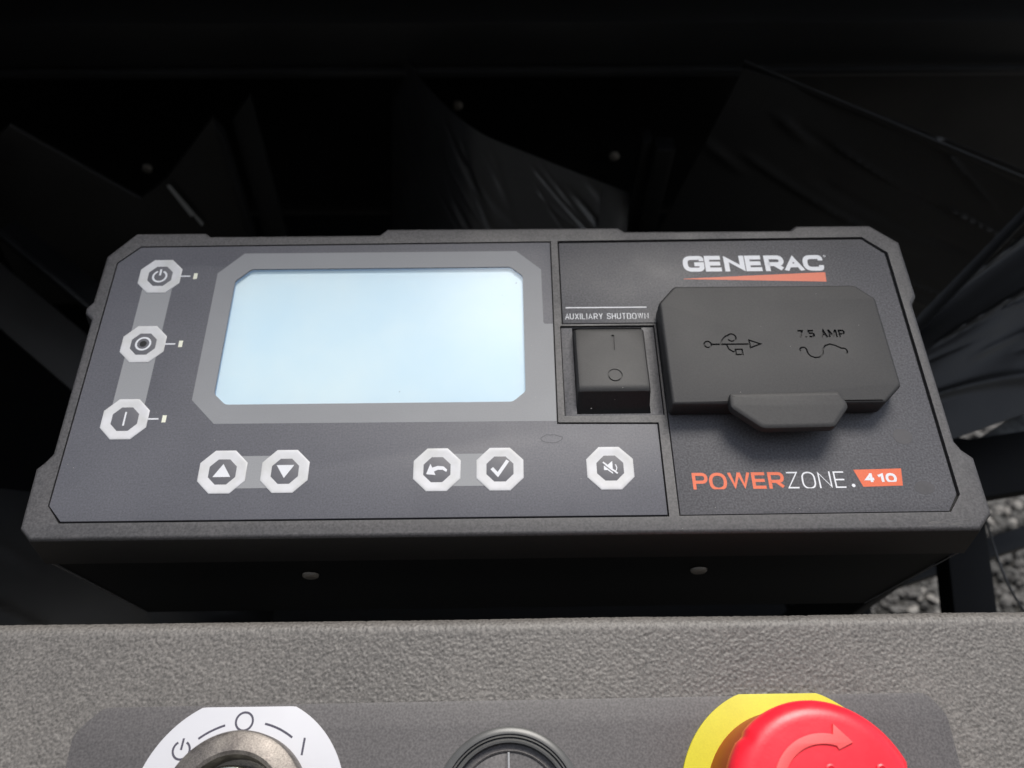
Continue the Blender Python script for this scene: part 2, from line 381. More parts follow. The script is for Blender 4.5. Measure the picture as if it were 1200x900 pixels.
def sky_blocker():
    # unseen dark wall added behind the camera to block frontal sky light
    bm = bmesh.new(); x = -2.6; prof = []
    while x < 2.6:
        prof += [(x, -1.05), (x + .04, -1.01), (x + .14, -1.01), (x + .18, -1.05)]; x += .25
    lo = [bm.verts.new((px, py, -0.02)) for px, py in prof]; hi = [bm.verts.new((px, py, 2.35)) for px, py in prof]
    bl = [bm.verts.new((px, -1.12, -0.02)) for px, py in prof]; bh = [bm.verts.new((px, -1.12, 2.35)) for px, py in prof]
    for i in range(len(prof) - 1):
        bm.faces.new((lo[i], lo[i + 1], hi[i + 1], hi[i])); bm.faces.new((hi[i], hi[i + 1], bh[i + 1], bh[i])); bm.faces.new((bl[i + 1], bl[i], bh[i], bh[i + 1]))
    bmesh.ops.recalc_face_normals(bm, faces=bm.faces)
    me = bpy.data.meshes.new('container_wall'); bm.to_mesh(me); bm.free(); me.materials.append(M['container'])
    o = bpy.data.objects.new('container_wall', me); COL.objects.link(o); o['kind'] = 'structure'
sky_blocker()

# ------------------------------------------------------------------ cabinet round the panel
def wall(name, x0, x1, y0, y1, z0, z1, m='steel'):
    o = link(name, box(x0, x1, y0, y1, z0, z1, 1.0), M[m], None, base=((x0 + x1) / 2, (y0 + y1) / 2, z0)); o['kind'] = 'structure'; return o
wall('rear_wall', -700, 700, 440, 446, -620, 215)
wall('left_wall', -520, -514, -60, 438, -500, 120)
wall('cabinet_floor', -512, 296, -60, 438, -420, -414, 'body')

def quadsheet(name, P00, P10, P11, P01, nu, nv, fn, m, parent=None, thick=1.2, label=None):
    """a crumpled sheet between four corners; fn(u, v) = height of its creases in mm"""
    P00, P10, P11, P01 = map(Vector, (P00, P10, P11, P01))
    nrm = (P10 - P00).cross(P01 - P00).normalized()
    bm = bmesh.new(); g = []
    for side in (0, 1):
        gg = []
        for j in range(nv + 1):
            for i in range(nu + 1):
                u, v = i / nu, j / nv
                p = (P00 * (1 - u) + P10 * u) * (1 - v) + (P01 * (1 - u) + P11 * u) * v
                gg.append(bm.verts.new(p + nrm * (fn(u, v) - side * thick)))
        g.append(gg)
    W = nu + 1
    for j in range(nv):
        for i in range(nu):
            a = j * W + i
            bm.faces.new([g[0][k] for k in (a, a + 1, a + 1 + W, a + W)]); bm.faces.new([g[1][k] for k in (a, a + W, a + 1 + W, a + 1)])
    edge = [i for i in range(W)] + [j * W + nu for j in range(1, nv + 1)] + [nv * W + i for i in range(nu - 1, -1, -1)] + [j * W for j in range(nv - 1, 0, -1)]
    for k in range(len(edge)):
        a, b = edge[k], edge[(k + 1) % len(edge)]; bm.faces.new((g[0][b], g[0][a], g[1][a], g[1][b]))
    return link(name, bm, M[m], parent, label, angle=60)
_cr = {}
def crease(u, v, seed, du, dv, count, amp):
    """a fan of thin tapering folds, roughly along (du, dv); returns their height (mm)"""
    if seed not in _cr:
        rn = random.Random(seed); L = []
        for i in range(count):
            a = math.atan2(dv, du) + rn.gauss(0, 0.16); L.append((rn.uniform(-.05, 1.0), rn.uniform(0, 1.05), math.cos(a), math.sin(a), rn.uniform(.15, .6), rn.uniform(.006, .022), rn.uniform(.3, 1) * rn.choice((1, 1, -.6)), rn.uniform(-.18, .18)))
        _cr[seed] = L
    h = 0.0
    for x, y, c, s, ln, w, k, bend in _cr[seed]:
        t = (u - x) * c + (v - y) * s
        if -0.02 < t < ln:
            q = (-(u - x) * s + (v - y) * c) - bend * t * t
            if abs(q) < 3 * w: h += k * math.exp(-(q / w) ** 2) * min(1, (t + .02) / .06, (ln - t) / .12)
    return amp * h + amp * 0.8 * noise.noise(Vector((u * 3, v * 2.5, seed + 2)))

# hood lid added above and behind, out of the picture, to shade the cavity
t = thing('hood', 'black sheet metal hood raised over the cavity behind the panel', 'hood', (0, 440, 215))
link('hood_panel', box(-700, 700, 262, 448, 217, 223, 1), M['steel'], t)
link('hood_lip', box(-700, 700, 256, 261, 190, 223, 1), M['steel'], t)
# crossbeam
t = thing('crossbeam', 'long horizontal black steel beam across the top behind the panel', 'beam', (0, 400, -190))
link('beam_web', box(-500, 500, 396, 436, -192, -152, 3.0), M['beam'], t)
link('beam_flange', box(-500, 500, 388, 395.5, -197, -190, 2.6), M['beam'], t)
link('bolt', lathe([(5, 0), (5, 3), (3.6, 4.2), (0, 4.4)], 0, 0, 6), M['screw'], None)
bo = bpy.data.objects['bolt']
def place_bolt(x, y, z, label):
    o = bo if not bo.get('label') else bo.copy()
    if o is not bo: COL.objects.link(o)
    o['label'] = label; o['category'] = 'bolt'; o['group'] = 'bolts behind the panel'
    o.matrix_world = MW @ Matrix.Translation(Vector((x, y, z)) / 1000) @ Matrix.Rotation(math.pi / 2, 4, 'X')
place_bolt(-42, 439, -268, 'small dark bolt above the diagonal top edge of the creased film')
place_bolt(108, 439, -332, 'small dark bolt beside the right end of the creased film')
place_bolt(-352, 439, -345, 'small dark bolt left of the folded bracket behind the panel')

# creased film in the middle
t = thing('creased_film', 'creased black plastic film with a diagonal top edge behind the middle of the panel', 'plastic film', (0, 300, -340))
def f_mid(u, v): return -crease(u, v, 2.0, .55, -.8, 90, 1.6) + 45 * -max(0, .45 - u) ** 2 * 15
quadsheet('film_sheet', (-110, 218, -345), (98, 222, -345), (98, 300, -234), (-88, 304, -138), 200, 150, f_mid, 'film', t, 0.8)
quadsheet('film_hem', (70, 255, -290), (90, 257, -298), (96, 297, -235), (76, 299, -224), 12, 30, lambda u, v: 2 * math.sin(u * 3.1), 'film', t, 0.8)
# upright right of it
t = thing('upright_channel', 'narrow upright black channel right of the creased film', 'bracket', (112, 300, -345))
for x0, x1, y0 in ((98, 106, 292), (107, 122, 284)):
    link('channel_web' if x0 == 98 else 'channel_face', xform(box(x0, x1, y0, y0 + 14, -345, -172, 3.0), Matrix.Identity(4)), M['steel'], t)
# folded bracket at left
t = thing('folded_bracket', 'folded black steel bracket with a peaked top left behind the panel', 'bracket', (-240, 300, -345))
def plate_xz(poly, y, th, m, name, parent, tilt=0.0):
    bm = slab([(x, z) for x, z in poly], -th, 0, 0.8, bottom=True)
    for v in bm.verts: x, z, d = v.co; v.co = Vector((x, y - d + (z + 250) * tilt, z))
    bmesh.ops.recalc_face_normals(bm, faces=bm.faces)
    return link(name, bm, M[m], parent)
bp_ = plate_xz([(-420, -215), (-362, -178), (-288, -240), (-262, -222), (-212, -172), (-207, -345), (-420, -345)], 300, 3, 'steelworn', 'bracket_plate', t, 0.25)
plate_xz([(-207.5, -168), (-203, -176), (-201, -345), (-207, -345)], 284, 9, 'steel', 'bracket_fold', t, 0.25)
plate_xz([(-198, -172), (-180, -153), (-178, -345), (-198, -345)], 296, 4, 'steel', 'bracket_flange', t, 0.25)
s_ = bmesh.new()
for a in ((-259, -226, 2.6, 26), (-248, -251, 1.6, 10)):
    k = len(s_.verts)
    q = [(a[0] - a[2], a[1] + 2), (a[0], a[1] + 3), (a[0] + a[2] + a[3] * .35, a[1] - a[3] + 3), (a[0] + a[3] * .3, a[1] - a[3])]
    s_.faces.new([s_.verts.new((x, 295.5 + (z + 250) * 0.25, z)) for x, z in q[::-1]])
link('paint_chip', s_, M['scratch'], t)
# large tarp right
t = thing('hanging_tarp', 'large creased black tarp hanging behind the right end of the panel', 'tarp', (300, 300, -345))
quadsheet('tarp_sheet', (110, 290, -350), (520, 262, -400), (520, 268, -247), (158, 308, -116), 180, 90,
          lambda u, v: crease(u, v, 9.0, .85, -.5, 22, 3.5) + 8 * math.sin(u * 5 + v * 2), 'tarp', t, 1.0)
quadsheet('tarp_hem', (158, 306, -120), (520, 264, -254), (520, 262, -246), (158, 304, -113), 60, 4, lambda u, v: 1.0 * math.sin(v * 3.1), 'tarp', t, 1.0)
t = thing('folded_tarp', 'pleated black tarp lying beside the right edge of the panel', 'tarp', (300, 120, -150))
quadsheet('tarp_pleats', (196, 30, -148), (420, 112, -168), (520, 330, -120), (232, 116, -150), 120, 70,
          lambda u, v: crease(u, v, 21.0, .93, -.30, 26, 3.5) + 3 * noise.noise(Vector((u * 3, v * 4, 3))), 'tarp', t, 1.0)
quadsheet('tarp_edge', (231, 114, -146), (338, 212, -144), (343, 208, -142), (236, 110, -144), 40, 3, lambda u, v: 1.2 * math.sin(v * 3.1), 'tarp', t, 1.5)

# pale rail and dark frame seen through the right gap
def bar(name, a, b, w, h, m, parent, ch=1.5):
    a, b = Vector(a), Vector(b); L = (b - a).length
    bm = box(-w / 2, w / 2, 0, L, -h / 2, h / 2, ch)
    q = (b - a).to_track_quat('Y', 'Z'); xform(bm, Matrix.Translation(a) @ q.to_matrix().to_4x4())
    return link(name, bm, M[m], parent)
t = thing('galvanised_rail', 'dirty pale galvanised rail seen between the pleated tarp and the gravel', 'rail', (300, 70, -230))
bar('rail', (235, 34, -232), (520, 196, -232), 13, 10, 'galv', t)
bar('rail_clip', (300, 62, -226), (303, 78, -226), 16, 4, 'steel', t)
t = thing('frame_leg', 'black steel frame leg standing in the gravel right of the panel', 'frame', (215, 0, -600))
bar('leg_post', (205, -10, -140), (214, -30, -900), 26, 26, 'body', t)
bar('leg_rail', (300, 90, -250), (274, -60, -250), 26, 18, 'body', t)
bar('leg_rail', (262, 50, -215), (470, 82, -215), 38, 12, 'body', t)
bar('leg_brace', (200, -4, -330), (420, 58, -330), 14, 14, 'steel', t)
t = thing('cable', 'thin black cable hanging over the gravel beside the frame leg', 'cable', (270, 0, -300))
bmc = bmesh.new(); pv = None
for i in range(15):
    u = i / 14; c = Vector((268 + 9 * u + 3 * math.sin(u * 4), 22 - 62 * u, -185 - 12 * math.sin(u * 3)))
    q = [bmc.verts.new(c + Vector((0.8 * math.cos(k * math.pi / 3), 0, 0.8 * math.sin(k * math.pi / 3)))) for k in range(6)]
    if pv: skin(bmc, pv, q)
    pv = q
link('cable_jacket', bmc, M['ringmetal'], t)

# slanting struts and film at left
t = thing('slanted_strut', 'broad slanting worn black strut left of the panel', 'strut', (-280, 120, -160), group='slanting struts left of the panel')
bar('strut_face', (-352, 188, -165), (-170, 42, -165), 30, 5, 'steelworn', t)
bar('strut_flange', (-340, 214, -158), (-158, 66, -158), 4, 14, 'steel', t)
t = thing('slanted_strut', 'narrow slanting black strut above the broad worn one left of the panel', 'strut', (-280, 160, -175), group='slanting struts left of the panel')
bar('strut_face', (-345, 232, -190), (-170, 96, -190), 16, 5, 'steel', t)
t = thing('wrapped_film', 'dusty black film bunched below the lower left corner of the panel', 'plastic film', (-230, -20, -180))
quadsheet('film_sheet', (-360, -75, -150), (-120, -75, -150), (-120, 20, -190), (-360, 40, -170), 70, 40,
          lambda u, v: crease(u, v, 31.0, .5, -.85, 22, 3.0), 'darkfilm', t, 0.8)

# ------------------------------------------------------------------ lower console
CZ = -4.0
con = thing('lower_console', 'grained dark grey console top with key switch and red stop button below the display panel', 'control console', (0, -130, -60))
SX = 124.5
stick = [(-119, -103.1), (119.5, -102.2), (124, -108), (124.5, -175), (-126.5, -175), (-126, -110)]
def console_top():
    bm = bmesh.new(); X0, X1, st = -172, 172, 0.34; nu = int((X1 - X0) / st)
    prof = []; y = -134.0
    while y < -83.5: prof.append((y, CZ, 0, 1)); y += st
    rad = 4.5
    for k in range(13):
        a = math.radians(90 * k / 12); prof.append((-83 + rad * math.sin(a), CZ - rad + rad * math.cos(a), math.sin(a), math.cos(a)))
    for k in range(1, 12): prof.append((-78.5 + 0.02 * k, CZ - rad - k * 0.5, 1, 0))
    prof.append((-78, -60, 1, 0))
    rows = []
    for y, z, ny, nz in prof:
        row = []
        for i in range(nu + 1):
            x = X0 + (X1 - X0) * i / nu
            d = 0
            inside = (-126.5 < x < 124.5) and y < -103
            if not inside or z < CZ - .01:
                p = Vector((x, y - z, 0))
                wv = Vector((noise.noise(p * 1.1), noise.noise(p * 1.1 + Vector((9, 3, 1))), 0)) * 0.55
                f = noise.voronoi(p * 0.78 + wv + Vector((0, 0, 0.5)))[0]
                e = min(1.0, (f[1] - f[0]) / 0.30); e = e * e * (3 - 2 * e)
                d = -0.19 * (1 - e) + 0.05 * noise.noise(p * 2.2)
            else: d = -0.12
            lx = 0.35 * noise.noise(Vector((x * 0.02, y * .03, 2)))
            row.append(bm.verts.new((x, y + ny * (d + lx), z + nz * (d + lx * .5))))
        rows.append(row)
    for j in range(len(rows) - 1):
        a, b = rows[j], rows[j + 1]
        for i in range(nu): bm.faces.new((a[i], a[i + 1], b[i + 1], b[i]))
    return bm
link('console_shell', console_top(), M['console'], con, angle=180)
link('console_front', box(-172, 172, -232, -134.02, -60, CZ - .05, 1), M['console'], con)
link('console_side', box(-232, -172.02, -232, -78.6, -60, CZ - .05, 3), M['console'], con)
link('console_side', box(172.02, 232, -232, -78.6, -60, CZ - .05, 3), M['console'], con)
link('console_decal', slab(rounded(ccw(stick), 2), CZ - 0.2, CZ + 0.12, 0.05), M['decal'], con)

DZ = CZ + 0.12
# key switch
KX, KY = -77.0, -130.0
ks = link('key_switch', lathe([(19.9, DZ), (19.9, 1.2), (19.5, 2.2), (18.6, 2.8), (14.6, 3.9), (13.6, 3.6), (13.0, 2.4), (12.6, -1.5), (11.0, -1.8)], KX, KY, 96), M['bezel'], con)
link('lock_cylinder', lathe([(10.9, -1.8), (10.8, 6.0), (10.2, 7.6), (8.4, 8.6), (4.5, 9.0), (4.2, 8.2), (0, 8.0)], KX, KY, 64), M['chrome'], ks)
def disc_flat(cx, cy, r, ytop, xleft=None):
    p = circle(cx, cy, r, 120)
    p = [(x, min(y, ytop)) for x, y in p]
    out = []
    for q in p:
        if len(out) > 1 and out[-1][1] == ytop and out[-2][1] == ytop and q[1] == ytop: out[-1] = q
        else: out.append(q)
    return out
lg = link('legend_plate', slab(disc_flat(KX, KY, 29.6, -103.5), DZ + .005, DZ + 0.45, 0.12), M['legend'], con, 'white legend plate round the key switch')
LZ = DZ + 0.47
bm = bmesh.new()
draw(bm, circle(-77.9, -107.4, 2.4, 32), 0.6, LZ, closed=True)
draw(bm, arc(KX, KY, 22.5, 106, 126, 10), 0.6, LZ)
draw(bm, arc(KX, KY, 22.5, 77, 54, 10), 0.6, LZ)
draw(bm, [(-60.2, -111.9), (-60.6, -116.4)], 0.6, LZ)
draw(bm, arc(-94.5, -114.7, 2.35, 60, -240, 20), 0.6, LZ); draw(bm, [(-94.3, -111.6), (-94.6, -114.6)], 0.6, LZ + .006)
link('legend_symbols', bm, M['ink'], lg)
# round socket cap
CX, CY = -2.5, -130.6
sk = link('round_socket', lathe([(21.0, DZ), (20.4, DZ + 0.5), (19.2, DZ + 0.8), (18.95, DZ + .8), (18.9, DZ - .6), (18.6, DZ - .6), (18.5, DZ + 1.2), (18.1, DZ + 1.5), (17.95, DZ + .2), (17.65, DZ + .2), (17.6, DZ + 1.6), (17.1, DZ + 2.0), (16.6, DZ + 1.9), (16.4, DZ + .2), (15.6, DZ - 1.0), (15.0, DZ - .8)], CX, CY, 96), M['ringmetal'], con)
link('socket_rim', lathe([(15.0, DZ - .8), (14.9, DZ + .4), (14.6, DZ + .6), (14.2, DZ + .3), (14.1, DZ - .2)], CX, CY, 96), M['decal'], sk)
half = [(CX + 14.0 * math.cos(math.radians(a)), CY + 14.0 * math.sin(math.radians(a))) for a in range(93, 268, 5)]
half2 = [(CX + 14.0 * math.cos(math.radians(a)), CY + 14.0 * math.sin(math.radians(a))) for a in range(-87, 88, 5)]
link('cap_face', slab(half, DZ - 1.5, DZ + 0.1, 0.3), M['decal'], sk)
link('cap_face', slab(half2, DZ - 4, DZ - 0.5, 0.3, holes=[[(CX + 1.0, CY + 2), (CX + 9.6, CY + 2), (CX + 8.6, CY + 9.2), (CX + 4.5, CY + 11.4), (CX + 1.0, CY + 12.2)]]), M['decal'], sk)
link('cap_pocket', box(CX + 0.5, CX + 10, CY + 1, CY + 12.5, DZ - 4.5, DZ - 3.8, 0), M['dark'], sk)
link('cap_rib', box(CX - 0.35, CX + 0.25, CY - 14, CY + 14.2, DZ - 1.5, DZ + 0.5, 0.1), M['frameprint'], sk)

# emergency stop
EX, EY = 75.7, -131.0
yl = link('stop_legend', slab(disc_flat(EX, EY, 31.2, -102.0), DZ + .005, DZ + 0.9, 0.15), M['yellow'], con, 'yellow legend plate under the red stop button')
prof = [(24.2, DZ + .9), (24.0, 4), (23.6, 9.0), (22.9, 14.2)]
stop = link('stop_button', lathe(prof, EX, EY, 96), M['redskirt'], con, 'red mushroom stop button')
hp = [(22.9, 14.3), (23.9, 15.2), (24.3, 17), (24.3, 19.2)]
for k in range(1, 9):
    a = math.radians(k * 11.25); hp.append((19.0 + 5.3 * math.cos(a), 19.2 + 5.3 * math.sin(a)))
hp += [(15, 24.85), (9, 25.1), (0, 25.2)]
hd = lathe(hp, EX, EY, 128)
for v in hd.verts:          # moulded thumb notches round the rim
    r = Vector((v.co.x - EX, v.co.y - EY)); a = math.degrees(math.atan2(r.y, r.x))
    for c0 in (139, 19, -101):
        dd = abs((a - c0 + 180) % 360 - 180)
        if dd < 3 and r.length > 22: k = 1 - 0.035 * (1 - dd / 3); v.co.x = EX + r.x * k; v.co.y = EY + r.y * k
link('button_head', hd, M['red'], stop, angle=50)
def arrow(rot):
    r0, r1 = 11.7, 14.2
    out = [(r1, a) for a in range(158, 78, -5)] + [(r1, 78), (16.7, 78), (14.2, 57.5), (11.0, 70), (r0, 73)] + [(r0, a) for a in range(78, 160, 5)]
    ay = 1.6
    return [(EX + .3 + r * math.cos(math.radians(a + rot)), EY + ay + r * math.sin(math.radians(a + rot))) for r, a in out]
for k in range(2):
    link('turn_arrow', slab(arrow(-180 * k), 24.6, 25.35, 0.12), M['pink'], stop)
for dx, dy in ((1.2, 7.4), (13.8, 7.2)):
    link('moulded_mark', lathe([(1.5, 24.7), (1.4, 25.3), (1.0, 25.45), (0.7, 25.25), (0, 25.2)], EX + dx, EY + dy, 24), M['red'], stop)

# ------------------------------------------------------------------ display panel
pan = thing('control_panel', 'dark grey generator control panel with blank display, white octagonal buttons and rubber port cover', 'control panel', (0, 0, -95))
outline = ccw([(-144.4, 68.3), (-118, 68.3), (-115.8, 66.6), (-50.4, 66.8), (-47.6, 69.6), (42.4, 69.6), (44.8, 67.6), (109.8, 67.6), (112.4, 69.8), (141.2, 69.8),
               (150.9, 61.2), (150.9, 36.2), (149.9, 34.4), (148.6, 32.6), (148.4, -23.5), (150.0, -26.6), (153.2, -29.6), (153.2, -48.8), (148.0, -54.3),
               (-152.0, -54.3), (-156.0, -50.3), (-156.5, -30.0), (-154.2, -27.6), (-152.3, -24.6), (-152.5, 28.6), (-155.4, 31.4), (-155.6, 33.6), (-153.7, 36.2), (-153.5, 57.2)])
label_hole = ccw([(-141.4, 61.8), (-148.9, 54.0), (-149.1, -43.0), (-144.2, -48.9), (49.6, -48.9), (49.6, -15.4), (15.5, -15.0), (15.9, 62.9)])
mod_hole = ccw([(18.4, 63.0), (136.9, 63.9), (145.2, 56.2), (144.8, -42.5), (140.2, -48.4), (52.8, -48.7), (52.6, 24.6), (18.4, 24.6)])
rec_hole = ccw([(17.8, -12.6), (52.0, -12.6), (52.0, 23.9), (17.8, 23.9)])
bm = bmesh.new()
rs = rings(bm, outline, [(3.0, -15.6), (3.15, -14.8), (0.5, -2.0), (0.1, -0.9), (-0.25, -0.35), (-0.85, -0.05), (-1.2, 0)])
fill(bm, [offset(outline, -1.2), label_hole, mod_hole, rec_hole], 0)
for h in (label_hole, mod_hole, rec_hole):
    rings(bm, h, [(0, -1.8), (0, 0)]); 
    r0 = None
bmesh.ops.remove_doubles(bm, verts=bm.verts, dist=1e-4)
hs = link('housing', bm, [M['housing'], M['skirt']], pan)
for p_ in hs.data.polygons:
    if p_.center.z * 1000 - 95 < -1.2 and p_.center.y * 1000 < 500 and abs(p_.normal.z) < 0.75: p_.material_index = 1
# the dark back of the grooves
lcd = ccw([(-103.0, 45.2), (-97.6, 50.7), (0.2, 50.9), (4.7, 46.6), (4.7, -2.8), (0.2, -6.8), (-98.4, -6.9), (-102.9, -2.6)])
lcd = rounded(lcd, 1.0, True, 3)
for h, ho in ((label_hole, [offset(lcd, 1.0)]), (mod_hole, [])): link('groove_floor', flat(offset(h, 0.3), -1.6, ho), M['dark'], hs)
bm = bmesh.new(); rings(bm, outline, [(0.2, -95), (1.6, -17.6), (2.2, -16.6), (3.0, -15.6)]); fill(bm, [offset(outline, 0.2)], -95, up=False)
link('rear_body', bm, M['body'], pan)
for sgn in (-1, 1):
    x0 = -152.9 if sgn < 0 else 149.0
    bar('mould_line', (x0, -56.5, -18), (x0 - sgn * .9, -54.7, -94), .45, .45, 'scuff', hs, 0)  # pale strip painting a highlight along the body's corner edge
for (sx, sz, lb) in ((-71.5, -36, None), (65.5, -35.5, None)):
    s = lathe([(2.9, 0), (2.8, .8), (2.1, 1.3), (0, 1.4)], 0, 0, 24)
    xform(s, Matrix.Translation((sx, -56.0, sz)) @ Matrix.Rotation(math.pi / 2, 4, 'X'))
    link('screw', s, M['screw'], pan)

# membrane with the display window
memo = ccw([(-141.5, 61.4), (-148.6, 53.9), (-148.8, -42.9), (-143.9, -48.2), (49.2, -48.2), (49.2, -15.85), (48.6, -15.25 - .55), (15.1, -15.4), (15.5, 62.5)])
memo = ccw([(-141.3, 61.5), (-148.6, 53.9), (-148.8, -42.9), (-143.9, -48.2), (49.1, -48.2), (49.1, -15.9), (15.1, -15.5), (15.5, 62.5)])
MZ = -0.25
mem = link('membrane', slab(memo, -1.5, MZ, 0.15, holes=[lcd], hole_depth=-0.8), M['membrane'], pan)
bm = bmesh.new(); rings(bm, lcd, [(0, -1.7), (0, -0.8)]); link('window_edge', bm, M['lcdedge'], mem)
frame = ccw([(-101.3, 58.2), (2.4, 58.4), (11.7, 49.6), (11.8, 25.6), (12.4, 25.0), (15.2, 25.0), (14.95, -14.4), (-101.1, -14.2), (-110.1, -5.0), (-110.1, 48.9)])
link('display_frame_print', flat(frame, MZ + .03, [lcd]), M['frameprint'], mem)
link('display_screen', flat(offset(lcd, 0.6), -1.75), M['lcd'], pan)
link('display_window', flat(offset(lcd, -0.02), MZ - 0.25), M['window'], pan)
link('connector_band', flat([(-136.9, 47), (-125.9, 47), (-125.9, -12), (-136.9, -12)], MZ + .03), M['band'], mem)
link('connector_band', flat([(-95, -26.2), (-75, -26.2), (-75, -37.6), (-95, -37.6)], MZ + .03), M['band'], mem)
link('connector_band', flat([(-25, -26.2), (-4.4, -26.2), (-4.4, -37.6), (-25, -37.6)], MZ + .03), M['band'], mem)

def button(cx, cy, sym, label):
    ring_o = octagon(cx, cy, 15.5, 15.2, 4.4); ring_i = octagon(cx, cy, 8.9, 8.9, 2.6)
    bm = bmesh.new()
    a = rings(bm, ring_o, [(0, MZ), (0, MZ + .12), (-.12, MZ + .20), (-.35, MZ + .24)])[-1]
    b = [bm.verts.new((x, y, MZ + .22)) for x, y in offset(ring_o, -1.2)]
    c = [bm.verts.new((x, y, MZ + .16)) for x, y in offset(ring_i, 0.9)]
    d = [bm.verts.new((x, y, MZ + .13)) for x, y in ring_i]
    for p, q in ((a, b), (b, c), (c, d)): skin(bm, p, q)
    o = link('push_button', bm, M['ringwhite'], pan, label)
    bm = bmesh.new(); p = [bm.verts.new((x, y, MZ + .13)) for x, y in ring_i]; q = [bm.verts.new((x, y, MZ + .30)) for x, y in octagon(cx, cy, 6.4, 6.4, 1.9)]
    skin(bm, p, q); q2 = [bm.verts.new((x, y, MZ + .31)) for x, y in octagon(cx, cy, 2, 2, .6)]; skin(bm, q, q2); bm.faces.new(q2)
    link('button_centre', bm, M['btncentre'], o)
    z = MZ + .36; bm = bmesh.new()
    if sym == 'power':
        draw(bm, arc(cx, cy - .2, 2.45, 65, -245, 24), .75, z); draw(bm, [(cx, cy + 3.1), (cx, cy + .2)], .75, z + .01)
    elif sym == 'ring':
        draw(bm, circle(cx, cy, 2.5, 28), .7, z, True)
    elif sym == 'bar': draw(bm, [(cx, cy + 2.6), (cx, cy - 2.6)], .6, z)
    elif sym == 'up': flat([(cx - 2.9, cy - 1.9), (cx + 2.9, cy - 1.9), (cx, cy + 2.7)], z, bm=bm)
    elif sym == 'down': flat([(cx - 2.9, cy + 2.1), (cx + 2.9, cy + 2.1), (cx, cy - 2.5)], z, bm=bm)
    elif sym == 'back':
        flat([(cx - 3.5, cy - 1.7), (cx - .4, cy - 2.0), (cx - 2.2, cy + 2.0)], z, bm=bm)
        flat([(cx - 1.6, cy + .6), (cx + .2, cy + 1.2), (cx + 2.2, cy + 1.0), (cx + 3.4, cy - .2), (cx + 3.1, cy - 1.0), (cx + 1.9, cy - .2), (cx + .3, cy - .2), (cx - 1.0, cy - .8)], z + .01, bm=bm)
    elif sym == 'check': draw(bm, [(cx - 2.7, cy + .2), (cx - .7, cy - 2.1), (cx + 2.6, cy + 2.9)], 1.15, z)
    elif sym == 'mute':
        flat([(cx - 2.1, cy - .8), (cx - 1.0, cy - .8), (cx + .8, cy - 2.2), (cx + .8, cy + 2.4), (cx - 1.0, cy + .9), (cx - 2.1, cy + .9)], z, bm=bm)
        draw(bm, arc(cx + .2, cy, 1.9, 38, -38, 6), .32, z); draw(bm, [(cx - 2.3, cy + 2.0), (cx + 2.3, cy - 2.0)], .55, z + .01)
        sl_ = bmesh.new(); draw(sl_, [(cx - 2.6, cy + 1.5), (cx + 1.9, cy - 2.4)], .35, z + .02); link('slash_gap', sl_, M['membrane'], o)
    link('button_symbol', bm, M['white'], o)
    if sym in ('ring', 'bar', 'power', 'check', 'back'):
        kd = 1.35 if sym == 'ring' else .75; dm = lathe([(kd, MZ + .30), (kd * .8, MZ + .335), (0, MZ + .345)], cx - (.7 if sym == 'bar' else 0), cy, 10); link('dome_dimple', dm, M['dark'] if sym == 'ring' else M['membrane'], o)
for a in ((-131.4, 47.7, 'power', 'octagonal button with power symbol'), (-131.4, 17.8, 'ring', 'octagonal button with circle symbol'),
          (-131.4, -12.1, 'bar', 'octagonal button with vertical bar'), (-95.3, -31.8, 'up', 'octagonal button with up arrow'),
          (-74.9, -31.8, 'down', 'octagonal button with down arrow'), (-25.1, -31.8, 'back', 'octagonal button with back arrow'),
          (-4.4, -31.8, 'check', 'octagonal button with check mark'), (31.9, -31.9, 'mute', 'octagonal button with struck-out loudspeaker')): button(*a)
M['led'] = mat('led_window', (0.80, 0.80, 0.66), 0.3)
for y in (47.7, 17.8, -12.1):
    bm = bmesh.new(); draw(bm, [(-123.65, y), (-120.1, y)], .55, MZ + .04); link('indicator_line', bm, M['white'], mem)
    link('indicator_light', flat([(-118.9, y - 1.35), (-117.5, y - 1.35), (-117.5, y + 1.35), (-118.9, y + 1.35)], MZ + .05), M['led'], mem)
for cx, cy, rx, ry, s in ((13, -21, 3.6, 1.5, 1),):
    p = [(cx + rx * math.cos(k * .42) * (1 + .25 * noise.noise(Vector((k * .7, s, 0)))), cy + ry * math.sin(k * .42) * (1 + .25 * noise.noise(Vector((k * .9, s, 4))))) for k in range(15)]
    bm = bmesh.new(); draw(bm, p, .22, MZ + .035, True); link('smudge', bm, M['smudge'], mem)

# right module plate
mod = ccw([(18.9, 62.2), (136.5, 63.0), (144.1, 55.8), (143.9, -42.3), (139.9, -48.0), (53.2, -48.3), (53.2, 25.2), (18.9, 25.2)])
PZ = -0.3
mp = link('module_plate', slab(mod, -1.5, PZ, 0.18), M['plate'], pan)
TZ = PZ + .03
bm = bmesh.new(); text(bm, 'GENERAC', 65.8, 119.4, 48.0, 55.4, 1.85, TZ, r=0.30, gap=0.045); draw(bm, circle(120.5, 54.9, .35, 10), .2, TZ, True)
link('lettering', bm, M['white'], mp)
link('logo_stripe', flat([(65.3, 44.75), (119.3, 47.3), (118.9, 42.9), (65.3, 44.55)], TZ), M['orange'], mp)
bm = bmesh.new(); text(bm, 'AUXILIARY SHUTDOWN', 19.8, 50.4, 26.9, 29.4, .25, TZ, r=0.4, gap=0.17)
draw(bm, [(20.2, 32.0), (50.0, 32.0)], .42, TZ); link('lettering', bm, M['white'], mp)
bm = bmesh.new(); text(bm, 'POWER', 58.5, 88.6, -39.7, -33.9, 1.08, TZ, r=0.5, gap=0.07); link('lettering', bm, M['orange'], mp)
